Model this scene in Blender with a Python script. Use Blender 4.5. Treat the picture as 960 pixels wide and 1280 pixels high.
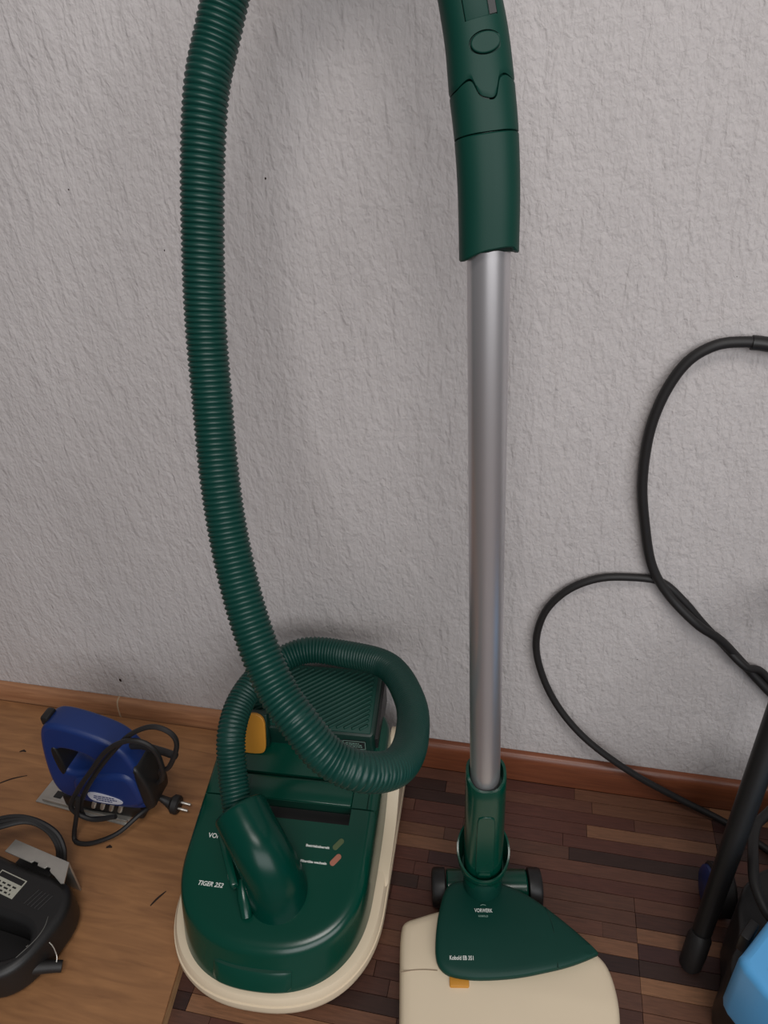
import bpy, bmesh, math, random
from mathutils import Vector, Matrix
random.seed(7)
S = bpy.context.scene
for o in list(bpy.data.objects):
    bpy.data.objects.remove(o)
PI = math.pi
R = math.radians

# ------------------------------------------------------------------ camera
cam_d = bpy.data.cameras.new('camera')
cam = bpy.data.objects.new('camera', cam_d)
S.collection.objects.link(cam)
cam_d.sensor_fit = 'HORIZONTAL'
cam_d.sensor_width = 36.0
cam_d.lens = 36.0 * 920.0 / 960.0
cam_d.clip_start = 0.02
cx = Vector((0.97751166, 0.20615789, -0.04438341))
cy = Vector((0.07264775, -0.52678897, -0.84688588))     # image down
cf = Vector((-0.1979729, 0.82461646, -0.52991926))
m = Matrix.Identity(4)
for i in range(3):
    m[i][0] = cx[i]
    m[i][1] = -cy[i]
    m[i][2] = -cf[i]
    m[i][3] = (0.0, -0.926, 1.15)[i]
cam.matrix_world = m
S.camera = cam

# ------------------------------------------------------------------ light
w = bpy.data.worlds.new('world')
S.world = w
w.use_nodes = True
w.node_tree.nodes['Background'].inputs[0].default_value = (0.93, 0.96, 1.0, 1)
w.node_tree.nodes['Background'].inputs[1].default_value = 0.10


def area(name, loc, target, size, size_y, power, color):
    d = bpy.data.lights.new(name, 'AREA')
    d.shape = 'RECTANGLE'
    d.size = size
    d.size_y = size_y
    d.energy = power
    d.color = color
    o = bpy.data.objects.new(name, d)
    S.collection.objects.link(o)
    o.location = loc
    o.rotation_euler = (Vector(target) - Vector(loc)).to_track_quat('-Z', 'Y').to_euler()
    return o


area('window_daylight', (1.25, -3.1, 2.0), (0.0, 0.0, 1.15), 3.4, 1.8, 74, (0.985, 0.99, 1.0))
area('ceiling_lamp', (0.1, -1.45, 2.65), (0.05, -1.0, 0.0), 0.9, 0.5, 18, (1.0, 0.95, 0.91))

S.view_settings.view_transform = 'Standard'
S.view_settings.look = 'None'
S.view_settings.gamma = 1.0
S.view_settings.use_curve_mapping = False
S.view_settings.exposure = 0.0


# ------------------------------------------------------------------ materials
def lin(r, g, b):
    f = lambda c: (c / 255) / 12.92 if c / 255 <= 0.04045 else ((c / 255 + 0.055) / 1.055) ** 2.4
    return (f(r), f(g), f(b), 1)


def mat(name, col, rough=0.5, metal=0.0, spec=0.5, noise=0.0, nscale=40, bump=0.0, bscale=200, coat=0.0):
    m = bpy.data.materials.new(name)
    m.use_nodes = True
    nt = m.node_tree
    b = nt.nodes['Principled BSDF']
    b.inputs['Base Color'].default_value = col
    b.inputs['Roughness'].default_value = rough
    b.inputs['Metallic'].default_value = metal
    b.inputs['Specular IOR Level'].default_value = spec
    b.inputs['Coat Weight'].default_value = coat
    b.inputs['Coat Roughness'].default_value = 0.08
    tc = nt.nodes.new('ShaderNodeTexCoord')
    if noise:
        n = nt.nodes.new('ShaderNodeTexNoise')
        n.inputs['Scale'].default_value = nscale
        n.inputs['Detail'].default_value = 5
        nt.links.new(tc.outputs['Object'], n.inputs['Vector'])
        mx = nt.nodes.new('ShaderNodeMix')
        mx.data_type = 'RGBA'
        mx.inputs['A'].default_value = tuple(c * (1 - noise) for c in col[:3]) + (1,)
        mx.inputs['B'].default_value = tuple(min(1, c * (1 + noise)) for c in col[:3]) + (1,)
        nt.links.new(n.outputs['Fac'], mx.inputs['Factor'])
        nt.links.new(mx.outputs['Result'], b.inputs['Base Color'])
    if bump:
        n = nt.nodes.new('ShaderNodeTexNoise')
        n.inputs['Scale'].default_value = bscale
        n.inputs['Detail'].default_value = 3
        nt.links.new(tc.outputs['Object'], n.inputs['Vector'])
        bp = nt.nodes.new('ShaderNodeBump')
        bp.inputs['Strength'].default_value = bump
        bp.inputs['Distance'].default_value = 0.001
        nt.links.new(n.outputs['Fac'], bp.inputs['Height'])
        nt.links.new(bp.outputs['Normal'], b.inputs['Normal'])
    return m


GREEN = lin(0, 62, 48)
M = {}
M['green'] = mat('green_gloss_plastic', GREEN, 0.23, noise=0.05, nscale=12)
M['green_elbow'] = mat('green_elbow_plastic', lin(0, 58, 47), 0.26, spec=0.28, noise=0.05, nscale=12)
M['green_satin'] = mat('green_satin_plastic', lin(6, 58, 48), 0.5, spec=0.28, noise=0.06, nscale=20, bump=0.06, bscale=900)
M['green_hose'] = mat('green_hose_plastic', lin(5, 58, 50), 0.42, noise=0.08, nscale=15)
M['green_dark'] = mat('dark_green_plastic', lin(4, 42, 34), 0.4)
M['cream'] = mat('cream_plastic', lin(226, 208, 180), 0.42, noise=0.04, nscale=9, bump=0.04, bscale=600)
M['cream_seam'] = mat('cream_seam_shadow_gap', lin(140, 120, 98), 0.7)
M['black'] = mat('black_plastic', lin(26, 25, 25), 0.45, noise=0.1, nscale=60)
M['black_rubber'] = mat('black_rubber', lin(30, 28, 28), 0.55, noise=0.12, nscale=80)
M['yellow'] = mat('ochre_plastic', lin(206, 142, 50), 0.45, noise=0.03)
M['chrome'] = mat('satin_steel', lin(205, 202, 204), 0.34, metal=0.8, noise=0.04, nscale=6)
M['steel'] = mat('worn_steel', lin(190, 186, 178), 0.38, metal=0.8, noise=0.16, nscale=45)
M['blue_tool'] = mat('blue_tool_plastic', lin(20, 46, 104), 0.42, noise=0.06, nscale=25)
M['blue_dark'] = mat('dark_blue_plastic', lin(20, 40, 95), 0.45)
M['light_blue'] = mat('light_blue_plastic', lin(92, 170, 226), 0.35, noise=0.03, nscale=10)
M['white'] = mat('white_print', lin(225, 228, 222), 0.5)
M['dim_print'] = mat('grey_print', lin(120, 150, 138), 0.5)
M['label_grey'] = mat('pale_label', lin(176, 174, 160), 0.5, noise=0.05)
M['worn_grey'] = mat('worn_grey_plastic', lin(92, 90, 86), 0.5)
M['label_silver'] = mat('silver_label', lin(190, 190, 200), 0.35, noise=0.05)
M['brown_lens'] = mat('brown_indicator', lin(170, 110, 90), 0.3)
M['olive_lens'] = mat('olive_indicator', lin(84, 98, 66), 0.3)
M['orange'] = mat('orange_sticker', lin(220, 120, 80), 0.5)
M['filler'] = mat('joint_filler', lin(186, 160, 132), 0.8)
M['scratch'] = mat('dark_gouge', lin(40, 24, 16), 0.8)


def plaster():
    m = bpy.data.materials.new('roughcast_plaster')
    m.use_nodes = True
    nt = m.node_tree
    b = nt.nodes['Principled BSDF']
    b.inputs['Roughness'].default_value = 0.85
    b.inputs['Specular IOR Level'].default_value = 0.2
    tc = nt.nodes.new('ShaderNodeTexCoord')

    def noise(scale, stretch, detail, rot=0.0, dist=0.0):
        mp = nt.nodes.new('ShaderNodeMapping')
        mp.inputs['Scale'].default_value = stretch
        mp.inputs['Rotation'].default_value = (0, rot, 0)
        nt.links.new(tc.outputs['Object'], mp.inputs['Vector'])
        n = nt.nodes.new('ShaderNodeTexNoise')
        n.inputs['Scale'].default_value = scale
        n.inputs['Detail'].default_value = detail
        n.inputs['Distortion'].default_value = dist
        nt.links.new(mp.outputs['Vector'], n.inputs['Vector'])
        return n.outputs['Fac']

    def mth(op, a, b2):
        n = nt.nodes.new('ShaderNodeMath')
        n.operation = op
        for i, v in enumerate((a, b2)):
            if isinstance(v, (int, float)):
                n.inputs[i].default_value = v
            else:
                nt.links.new(v, n.inputs[i])
        return n.outputs[0]
    streak = noise(62, (1, 1, 0.42), 3, R(8), 0.6)
    fine = noise(170, (1, 1, 0.7), 4, 0, 0.4)
    streak2 = noise(42, (1, 1, 0.22), 2, R(-14), 0.9)
    h = mth('ADD', mth('MULTIPLY', streak, 1.0), mth('MULTIPLY', fine, 0.55))
    h = mth('ADD', h, mth('MULTIPLY', streak2, 0.7))
    bp = nt.nodes.new('ShaderNodeBump')
    bp.inputs['Strength'].default_value = 0.7
    bp.inputs['Distance'].default_value = 0.006
    nt.links.new(h, bp.inputs['Height'])
    nt.links.new(bp.outputs['Normal'], b.inputs['Normal'])
    big = noise(3.0, (1, 1, 1), 3)
    cr = nt.nodes.new('ShaderNodeValToRGB')
    cr.color_ramp.elements[0].position = 0.3
    cr.color_ramp.elements[0].color = lin(193, 187, 186)
    cr.color_ramp.elements[1].position = 0.75
    cr.color_ramp.elements[1].color = lin(202, 196, 195)
    nt.links.new(big, cr.inputs['Fac'])
    spk = noise(130, (1, 1, 1), 1)
    c2 = nt.nodes.new('ShaderNodeValToRGB')
    c2.color_ramp.elements[0].position = 0.155
    c2.color_ramp.elements[0].color = (0.12, 0.1, 0.09, 1)
    c2.color_ramp.elements[1].position = 0.185
    c2.color_ramp.elements[1].color = (1, 1, 1, 1)
    nt.links.new(spk, c2.inputs['Fac'])
    mx = nt.nodes.new('ShaderNodeMix')
    mx.data_type = 'RGBA'
    mx.blend_type = 'MULTIPLY'
    mx.inputs['Factor'].default_value = 1
    nt.links.new(cr.outputs['Color'], mx.inputs['A'])
    nt.links.new(c2.outputs['Color'], mx.inputs['B'])
    nt.links.new(mx.outputs['Result'], b.inputs['Base Color'])
    return m


def wood(name, c1, c2, rough, scale, stretch, objcolor=False, bump=0.15):
    m = bpy.data.materials.new(name)
    m.use_nodes = True
    nt = m.node_tree
    b = nt.nodes['Principled BSDF']
    b.inputs['Roughness'].default_value = rough
    tc = nt.nodes.new('ShaderNodeTexCoord')
    mp = nt.nodes.new('ShaderNodeMapping')
    mp.inputs['Scale'].default_value = stretch
    src = tc.outputs['Object']
    if objcolor:
        gm = nt.nodes.new('ShaderNodeNewGeometry')
        src = gm.outputs['Position']
    nt.links.new(src, mp.inputs['Vector'])
    n = nt.nodes.new('ShaderNodeTexNoise')
    n.inputs['Scale'].default_value = scale
    n.inputs['Detail'].default_value = 6
    n.inputs['Distortion'].default_value = 0.7
    nt.links.new(mp.outputs['Vector'], n.inputs['Vector'])
    cr = nt.nodes.new('ShaderNodeValToRGB')
    cr.color_ramp.elements[0].position = 0.3
    cr.color_ramp.elements[0].color = c1
    cr.color_ramp.elements[1].position = 0.72
    cr.color_ramp.elements[1].color = c2
    nt.links.new(n.outputs['Fac'], cr.inputs['Fac'])
    out = cr.outputs['Color']
    if objcolor:
        oi = nt.nodes.new('ShaderNodeObjectInfo')
        at = nt.nodes.new('ShaderNodeAttribute')
        at.attribute_name = 'tone'
        mx = nt.nodes.new('ShaderNodeMix')
        mx.data_type = 'RGBA'
        mx.blend_type = 'MULTIPLY'
        mx.inputs['Factor'].default_value = 1
        nt.links.new(out, mx.inputs['A'])
        nt.links.new((at if objcolor == 'attr' else oi).outputs['Color'], mx.inputs['B'])
        out = mx.outputs['Result']
    nt.links.new(out, b.inputs['Base Color'])
    bp = nt.nodes.new('ShaderNodeBump')
    bp.inputs['Strength'].default_value = bump
    bp.inputs['Distance'].default_value = 0.001
    nt.links.new(n.outputs['Fac'], bp.inputs['Height'])
    nt.links.new(bp.outputs['Normal'], b.inputs['Normal'])
    return m


M['plaster'] = plaster()
M['parquet'] = wood('parquet_strip_wood', (0.75, 0.75, 0.75, 1), (1.15, 1.12, 1.1, 1), 0.45, 30, (1, 12, 12), 'obj')
M['parquet_far'] = wood('parquet_far_wood', (0.75, 0.75, 0.75, 1), (1.15, 1.12, 1.1, 1), 0.45, 30, (1, 12, 12), 'attr')
M['floor_base'] = wood('floor_joint_dark', lin(38, 26, 21), lin(48, 33, 27), 0.7, 20, (1, 8, 8))
M['baseboard'] = wood('varnished_baseboard_dim', lin(106, 57, 36), lin(132, 75, 48), 0.35, 14, (0.6, 10, 10), False, 0.05)  # right length: dimness there is put into the darker brown
M['baseboard_lit'] = wood('varnished_baseboard_lit', lin(150, 104, 74), lin(182, 132, 96), 0.4, 14, (0.6, 10, 10), False, 0.05)  # same baseboard, brighter light on the left lengths put into the tone
M['plywood'] = wood('plywood_face', lin(138, 96, 62), lin(168, 120, 78), 0.55, 9, (1.2, 9, 9), False, 0.12)
M['ply_edge'] = wood('plywood_edge', lin(150, 112, 76), lin(196, 156, 112), 0.7, 40, (1, 1, 14), False, 0.2)


# ------------------------------------------------------------------ helpers
def link(o, parent=None):
    S.collection.objects.link(o)
    if parent:
        o.parent = parent
    return o


def thing(name, label, cat, loc, group=None):
    o = bpy.data.objects.new(name, None)
    o.empty_display_size = 0.05
    o.location = loc
    link(o)
    o['label'] = label
    o['category'] = cat
    if group:
        o['group'] = group
    return o


def wloc(p):
    v = Vector((0, 0, 0))
    while p:
        v += p.location
        p = p.parent
    return v


def obj(name, bm, ma, parent=None, smooth=True, angle=38, label=None):
    """links a bmesh given in world coordinates as one object"""
    me = bpy.data.meshes.new(name)
    bmesh.ops.remove_doubles(bm, verts=bm.verts, dist=1e-6)
    bmesh.ops.recalc_face_normals(bm, faces=bm.faces)
    bm.to_mesh(me)
    bm.free()
    return obj_me(name, me, ma, parent, smooth, angle, label)


def obj_me(name, me, ma, parent=None, smooth=True, angle=38, label=None):
    off = wloc(parent) if parent else Vector((0, 0, 0))
    me.transform(Matrix.Translation(-off))
    me.name = name
    me.materials.clear()
    me.materials.append(ma)
    if smooth:
        me.polygons.foreach_set('use_smooth', [True] * len(me.polygons))
        me.set_sharp_from_angle(angle=R(angle))
    o = bpy.data.objects.new(name, me)
    link(o, parent)
    if label:
        o['label'] = label
    return o


def loft(bm, rings, caps=True, closed=True):
    vs = [[bm.verts.new(p) for p in r] for r in rings]
    n = len(vs[0])
    for a, b in zip(vs, vs[1:]):
        for i in range(n if closed else n - 1):
            j = (i + 1) % n
            bm.faces.new((a[i], a[j], b[j], b[i]))
    if caps:
        bm.faces.new(vs[0][::-1])
        bm.faces.new(vs[-1])
    return vs


def catmull(pts, per=12):
    P = [Vector(p) for p in pts]
    P = [P[0] * 2 - P[1]] + P + [P[-1] * 2 - P[-2]]
    out = []
    for i in range(1, len(P) - 2):
        a, b, c, d = P[i - 1:i + 3]
        for k in range(per):
            t = k / per
            out.append(0.5 * ((2 * b) + (c - a) * t + (2 * a - 5 * b + 4 * c - d) * t * t + (3 * b - a - 3 * c + d) * t ** 3))
    out.append(P[-2])
    return out


def resample(pts, step):
    L = [0]
    for a, b in zip(pts, pts[1:]):
        L.append(L[-1] + (b - a).length)
    n = max(2, int(round(L[-1] / step)))
    out = []
    j = 0
    for i in range(n + 1):
        s = L[-1] * i / n
        while j < len(L) - 2 and L[j + 1] < s:
            j += 1
        t = (s - L[j]) / max(1e-9, L[j + 1] - L[j])
        out.append((pts[j].lerp(pts[j + 1], t), s))
    return out, L[-1]


def tube(bm, pts, rad, seg=12, caps=True):
    """pts: Vectors, rad: number or list"""
    n = len(pts)
    rs = rad if isinstance(rad, (list, tuple)) else [rad] * n
    T = [(pts[min(i + 1, n - 1)] - pts[max(i - 1, 0)]).normalized() for i in range(n)]
    u = T[0].orthogonal().normalized()
    rings = []
    for i in range(n):
        u = (u - T[i] * u.dot(T[i])).normalized()
        v = T[i].cross(u)
        rings.append([pts[i] + (u * math.cos(2 * PI * k / seg) + v * math.sin(2 * PI * k / seg)) * rs[i] for k in range(seg)])
    loft(bm, rings, caps)


def spline_tube(bm, pts, r, step=0.006, seg=10):
    p, _ = resample(catmull(pts), step)
    tube(bm, [q[0] for q in p], r, seg)


def box(bm, lo, hi, bev=0.0, mtx=None, seg=2):
    t = bmesh.new()
    bmesh.ops.create_cube(t, size=1)
    lo = Vector(lo)
    hi = Vector(hi)
    for v in t.verts:
        v.co = Vector(((lo[i] + hi[i]) / 2 + v.co[i] * (hi[i] - lo[i]) for i in range(3)))
    if bev:
        bmesh.ops.bevel(t, geom=t.edges[:], offset=bev, segments=seg, profile=0.5, affect='EDGES', clamp_overlap=True)
    if mtx:
        bmesh.ops.transform(t, matrix=mtx, verts=t.verts)
    me = bpy.data.meshes.new('tmp')
    t.to_mesh(me)
    t.free()
    bm.from_mesh(me)
    bpy.data.meshes.remove(me)


def curve_mesh(polys, depth, bev, mtx, cyclic_smooth=None, res=3):
    """filled 2D outline(s) extruded by +-depth, rounded by bev, as a mesh in world coordinates"""
    cu = bpy.data.curves.new('tmp', 'CURVE')
    cu.dimensions = '2D'
    cu.fill_mode = 'BOTH'
    cu.extrude = max(depth - bev, 0)
    cu.bevel_depth = bev
    cu.bevel_resolution = res
    cu.offset = -bev
    for p in polys:
        sp = cu.splines.new('POLY')
        sp.points.add(len(p) - 1)
        for q, c in zip(sp.points, p):
            q.co = (c[0], c[1], 0, 1)
        sp.use_cyclic_u = True
    o = bpy.data.objects.new('tmp', cu)
    S.collection.objects.link(o)
    me = bpy.data.meshes.new_from_object(o.evaluated_get(bpy.context.evaluated_depsgraph_get()))
    bpy.data.objects.remove(o)
    bpy.data.curves.remove(cu)
    me.transform(mtx)
    return me


def smooth_poly(p, it=2):
    """corner-cutting of a closed outline"""
    for _ in range(it):
        q = []
        for i in range(len(p)):
            a = p[i]
            b = p[(i + 1) % len(p)]
            q.append((a[0] * 0.75 + b[0] * 0.25, a[1] * 0.75 + b[1] * 0.25))
            q.append((a[0] * 0.25 + b[0] * 0.75, a[1] * 0.25 + b[1] * 0.75))
        p = q
    return p


def text_mesh(s, size, mtx, shear=0.0, depth=0.0002, width=None, bold=0.0):
    cu = bpy.data.curves.new('tmp', 'FONT')
    cu.body = s
    cu.size = size
    cu.shear = shear
    cu.extrude = depth
    cu.offset = bold
    cu.resolution_u = 3
    o = bpy.data.objects.new('tmp', cu)
    S.collection.objects.link(o)
    me = bpy.data.meshes.new_from_object(o.evaluated_get(bpy.context.evaluated_depsgraph_get()))
    bpy.data.objects.remove(o)
    bpy.data.curves.remove(cu)
    if width:
        xs = [v.co.x for v in me.vertices]
        k = width / (max(xs) - min(xs))
        me.transform(Matrix.Diagonal((k, 1, 1, 1)))
    me.transform(mtx)
    return me


def frame(o, x, y):
    """matrix from an origin, an x axis and a rough y axis"""
    x = Vector(x).normalized()
    z = x.cross(Vector(y)).normalized()
    y = z.cross(x)
    m = Matrix.Identity(4)
    for i in range(3):
        m[i][0], m[i][1], m[i][2], m[i][3] = x[i], y[i], z[i], o[i]
    return m


def struct(o):
    o['kind'] = 'structure'
    return o


def cut(o, cutter_bm):
    """boolean difference, applied"""
    me = bpy.data.meshes.new('cut')
    bmesh.ops.recalc_face_normals(cutter_bm, faces=cutter_bm.faces)
    cutter_bm.to_mesh(me)
    cutter_bm.free()
    c = bpy.data.objects.new('cut', me)
    S.collection.objects.link(c)
    md = o.modifiers.new('b', 'BOOLEAN')
    md.object = c
    md.solver = 'EXACT'
    md.use_self = True
    c.matrix_world = Matrix.Translation(wloc(o))
    c.data.transform(Matrix.Translation(-wloc(o)))
    bpy.context.view_layer.update()
    ne = bpy.data.meshes.new_from_object(o.evaluated_get(bpy.context.evaluated_depsgraph_get()))
    o.modifiers.clear()
    old = o.data
    o.data = ne
    ne.name = old.name
    bpy.data.objects.remove(c)
    ne.polygons.foreach_set('use_smooth', [True] * len(ne.polygons))
    ne.set_sharp_from_angle(angle=R(38))


# ------------------------------------------------------------------ setting: wall, floor, baseboard
bm = bmesh.new()
box(bm, (-2.6, 0.0, -0.05), (2.6, 0.12, 2.7))
wall = struct(obj('wall_back', bm, M['plaster'], smooth=False))
# pits knocked into the plaster
for (x, z, r) in ((-0.781, 0.111, 0.0030), (-0.349, 1.025, 0.0012), (-0.621, 1.016, 0.0008), (-0.502, 0.94, 0.0008)):
    b2 = bmesh.new()
    ring = [Vector((x + r * math.cos(t) * (0.7 + 0.5 * random.random()), -0.0005, z + 1.5 * r * math.sin(t) * (0.7 + 0.5 * random.random()))) for t in [2 * PI * k / 9 for k in range(9)]]
    back = [p + Vector((0, 0.001, 0)) for p in ring]
    loft(b2, [ring, back])
    obj('chip', b2, M['scratch'], wall, smooth=False)

bm = bmesh.new()
box(bm, (-2.6, -3.2, -0.06), (2.6, 0.0, -0.004))
floor = struct(obj('floor', bm, M['floor_base'], smooth=False))

TONES = [lin(r, g, b) for r, g, b in ((92, 62, 50), (76, 49, 41), (110, 75, 57), (58, 39, 34), (128, 90, 67), (90, 55, 46), (70, 44, 41), (100, 66, 53), (142, 102, 74), (52, 34, 31))]
WT = [5, 5, 4, 5, 2, 5, 4, 4, 1.2, 3]
bm = bmesh.new()
box(bm, (-0.5, -0.5, 0), (0.5, 0.5, 1))
top = [v for v in bm.verts if v.co.z > 0.5]
for v in top:
    v.co.x *= 0.9965
    v.co.y *= 0.955
strip_me = bpy.data.meshes.new('strip')
bm.to_mesh(strip_me)
bm.free()
strip_me.materials.append(M['parquet'])
ROW = 0.0238
far_v, far_f, far_c = [], [], []
rnd = random.Random(31)
y = -0.016
row = 0
while y > -3.1:
    board = row // 8
    off = {0: 0.34, 1: 0.2}.get(board, rnd.uniform(0, 1.2)) if row % 8 == 0 else off
    x = off - 1.2 * 3 + rnd.uniform(-0.0, 0.0)
    ends = [off + 1.2 * k for k in range(-4, 4)]
    x = ends[0]
    while x < 2.4:
        nxt = x + rnd.choice((0.12, 0.17, 0.21, 0.26, 0.3, 0.36))
        for e in ends:
            if x + 1e-4 < e and nxt > e - 0.05:
                nxt = e
                break
        tone = rnd.choices(TONES, WT)[0]
        zt = 0.0 - rnd.uniform(0, 0.0004)
        cxm, cym = (x + nxt) / 2, y - ROW / 2
        if nxt > -0.5 and x < 0.5 and -0.57 < cym:
            o = bpy.data.objects.new('strip', strip_me)
            link(o, floor)
            o.location = (cxm, cym, -0.004)
            o.scale = (nxt - x, ROW, 0.004 + zt)
            o.color = tone
        elif nxt > -2.5:
            b0 = len(far_v)
            for z, i in ((-0.004, 0), (zt, 0.0006)):
                far_v += [(x + i, y - i, z), (nxt - i, y - i, z), (nxt - i, y - ROW + i, z), (x + i, y - ROW + i, z)]
            far_f += [(b0 + 4, b0 + 7, b0 + 6, b0 + 5)] + [(b0 + k, b0 + (k + 1) % 4, b0 + 4 + (k + 1) % 4, b0 + 4 + k) for k in range(4)]
            far_c += [tone] * 5
        x = nxt
    y -= ROW
    row += 1
me = bpy.data.meshes.new('far_strips')
me.from_pydata(far_v, [], far_f)
at = me.attributes.new('tone', 'FLOAT_COLOR', 'FACE')
at.data.foreach_set('color', [c for t in far_c for c in t])
me.materials.append(M['parquet_far'])
o = bpy.data.objects.new('far_strips', me)
link(o, floor)
o['kind'] = 'stuff'

# baseboard in three lengths
base = bpy.data.objects.new('baseboard_back', None)
base.location = (0, -0.008, 0)
link(base)
struct(base)
prof = [(-0.001, 0), (-0.0155, 0), (-0.0165, 0.006), (-0.0165, 0.04), (-0.0155, 0.052), (-0.012, 0.060), (-0.007, 0.0635), (-0.001, 0.0645)]
for i, (x0, x1) in enumerate(((-2.5, -0.795), (-0.7925, -0.334), (-0.3335, 2.5))):
    bm = bmesh.new()
    loft(bm, [[Vector((x, p[0], p[1])) for p in prof] for x in (x0, x1)])
    obj('board_length', bm, M['baseboard_lit' if i < 2 else 'baseboard'], base, angle=60)
bm = bmesh.new()
loft(bm, [[Vector((x, p[0] * 1.03, p[1] * 1.01)) for p in prof] for x in (-0.7953, -0.7922)])
obj('joint_filler', bm, M['filler'], base, angle=60, label='pale filler in the baseboard joint')

# ------------------------------------------------------------------ loose plywood board on the floor
ZB = 0.025
ply = thing('plywood_board', 'loose light brown plywood board lying on the parquet at the left, carrying two power tools', 'board', (-0.9, -0.4, 0))
e0 = Vector((-0.5165, -0.02))
e1 = Vector((-0.438, -0.62))
poly = [(-1.7, -0.02), (-1.7, -0.62 - 0.15), (-0.419, -0.77), (e1.x, e1.y), (e0.x, e0.y)]
bm = bmesh.new()
loft(bm, [[Vector((p[0], p[1], z)) for p in poly] for z in (0.0205, ZB)])
obj('face_veneer', bm, M['plywood'], ply, smooth=False)
bm = bmesh.new()
loft(bm, [[Vector((p[0], p[1], z)) for p in poly] for z in (0.0003, 0.0205)])
obj('core', bm, M['ply_edge'], ply, smooth=False, label='pale raw edge of the board')


def gouge(pts, r):
    bm = bmesh.new()
    p, _ = resample(catmull([Vector((a, b, ZB)) for a, b in pts], 4), 0.006)
    n = len(p)
    L = []
    for i, (q, s) in enumerate(p):
        t = i / (n - 1)
        L.append((q, r * (0.35 + 0.65 * math.sin(PI * min(1, t * 0.9 + 0.08)))))
    T = (p[-1][0] - p[0][0]).normalized()
    nn = Vector((-T.y, T.x, 0))
    a = [q + nn * w + Vector((0, 0, 0.0003)) for q, w in L]
    b = [q - nn * w + Vector((0, 0, 0.0003)) for q, w in L]
    loft(bm, [a + b[::-1], [v - Vector((0, 0, 0.0005)) for v in a + b[::-1]]])
    return bm


obj('gouge', gouge([(-0.945, -0.215), (-0.92, -0.195), (-0.895, -0.183)], 0.0016), M['scratch'], ply, smooth=False)
obj('gouge', gouge([(-0.545, -0.372), (-0.540, -0.36), (-0.531, -0.345)], 0.0018), M['scratch'], ply, smooth=False)
obj('knot', gouge([(-0.945, -0.135), (-0.938, -0.131), (-0.932, -0.133)], 0.0028), M['scratch'], ply, smooth=False)
obj('knot', gouge([(-0.668, -0.292), (-0.663, -0.289), (-0.658, -0.290)], 0.0030), M['scratch'], ply, smooth=False)

# ------------------------------------------------------------------ canister vacuum cleaner
A3 = R(3)
CO = Vector((-0.33, -0.47, 0))
CRX = Vector((math.cos(A3), math.sin(A3), 0))
CRY = Vector((-math.sin(A3), math.cos(A3), 0))
SL = 0.235
Z0 = 0.108


def cl(u, v, z):
    return CO + CRX * u + CRY * v + Vector((0, 0, z))


def zt(v):
    return Z0 + SL * v


TOPY = (CRY + Vector((0, 0, SL))).normalized()
TOPN = CRX.cross(TOPY).normalized()


def ctop(u, v, h=0.0):
    return cl(u, v, zt(v)) + TOPN * h


def topframe(u, v, h=0.0, ang=0.0):
    x = CRX * math.cos(ang) + TOPY * math.sin(ang)
    y = -CRX * math.sin(ang) + TOPY * math.cos(ang)
    return frame(ctop(u, v, h), x, y)


def plan(si, fi, hw=0.1535, L=0.42, b=0.145, n=2.35, r=0.05):
    """outline of the canister: rounded nose, straight flanks, rounded tail"""
    h = hw - si
    fb = b - fi
    pts = []
    N = 56
    for k in range(N + 1):
        t = PI * k / N
        c, s = math.cos(t), math.sin(t)
        pts.append((h * math.copysign(abs(c) ** (2 / n), c), b - fb * (abs(s) ** (2 / n))))
    yb = L - si
    for k in range(1, 7):
        pts.append((-h, b + (yb - r - b) * k / 7))
    for k in range(9):
        t = PI / 2 * k / 8
        pts.append((-h + r - r * math.cos(t), yb - r + r * math.sin(t)))
    for k in range(1, 6):
        pts.append((-h + r + (2 * h - 2 * r) * k / 6, yb))
    for k in range(9):
        t = PI / 2 * k / 8
        pts.append((h - r + r * math.sin(t), yb - r + r * math.cos(t)))
    for k in range(1, 7):
        pts.append((h, yb - r + (b - (yb - r)) * k / 7))
    return pts


def cring(si, fi, zf, **k):
    return [cl(u, v, zf(v) if callable(zf) else zf) for u, v in plan(si, fi, **k)]


vac = thing('canister_vacuum', 'dark green and cream canister vacuum cleaner standing on the parquet against the wall', 'vacuum cleaner', tuple(CO + CRY * 0.2))
# cream chassis
bm = bmesh.new()
OUT = 0.0085
rings = [cring(a - (OUT if k_ else 0), b - 0.018, z) for k_, (a, b, z) in enumerate(((.026, .03, .0005), (.033, .034, .010), (.030, .022, .0262), (.004, .004, .0275), (.001, .001, .031), (0, 0, .037),
         (.0008, .001, .045), (.0022, .0032, .0455), (.0035, .0045, .052), (.0065, .008, .057), (.0115, .013, .0585), (.03, .03, .0585)))]
loft(bm, rings)
obj('chassis', bm, M['cream'], vac, angle=32)
# green hood, wedge shaped
bm = bmesh.new()
rings = [cring(.0105, -.0045, .050), cring(.0108, -.0040, .0605), cring(.0112, .0055, lambda v: .5 * (.0605 + zt(v) - .018)), cring(.0118, .0155, lambda v: zt(v) - .0185),
         cring(.0130, .0195, lambda v: zt(v) - .0095), cring(.0160, .0235, lambda v: zt(v) - .0038), cring(.0205, .0285, lambda v: zt(v) - .0010),
         cring(.027, .036, lambda v: zt(v) - .0001), cring(.034, .044, zt)]
loft(bm, rings)
hood = obj('hood', bm, M['green'], vac, angle=35)


def topbox(bm, u0, u1, v0, v1, h0, h1, bev=0.0):
    """box on the sloping top, v measured along the floor"""
    k = 1 / math.cos(math.atan(SL))
    mt = topframe(0, 0)
    box(bm, (u0, v0 * k, h0), (u1, v1 * k, h1), bev, mt)


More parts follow.
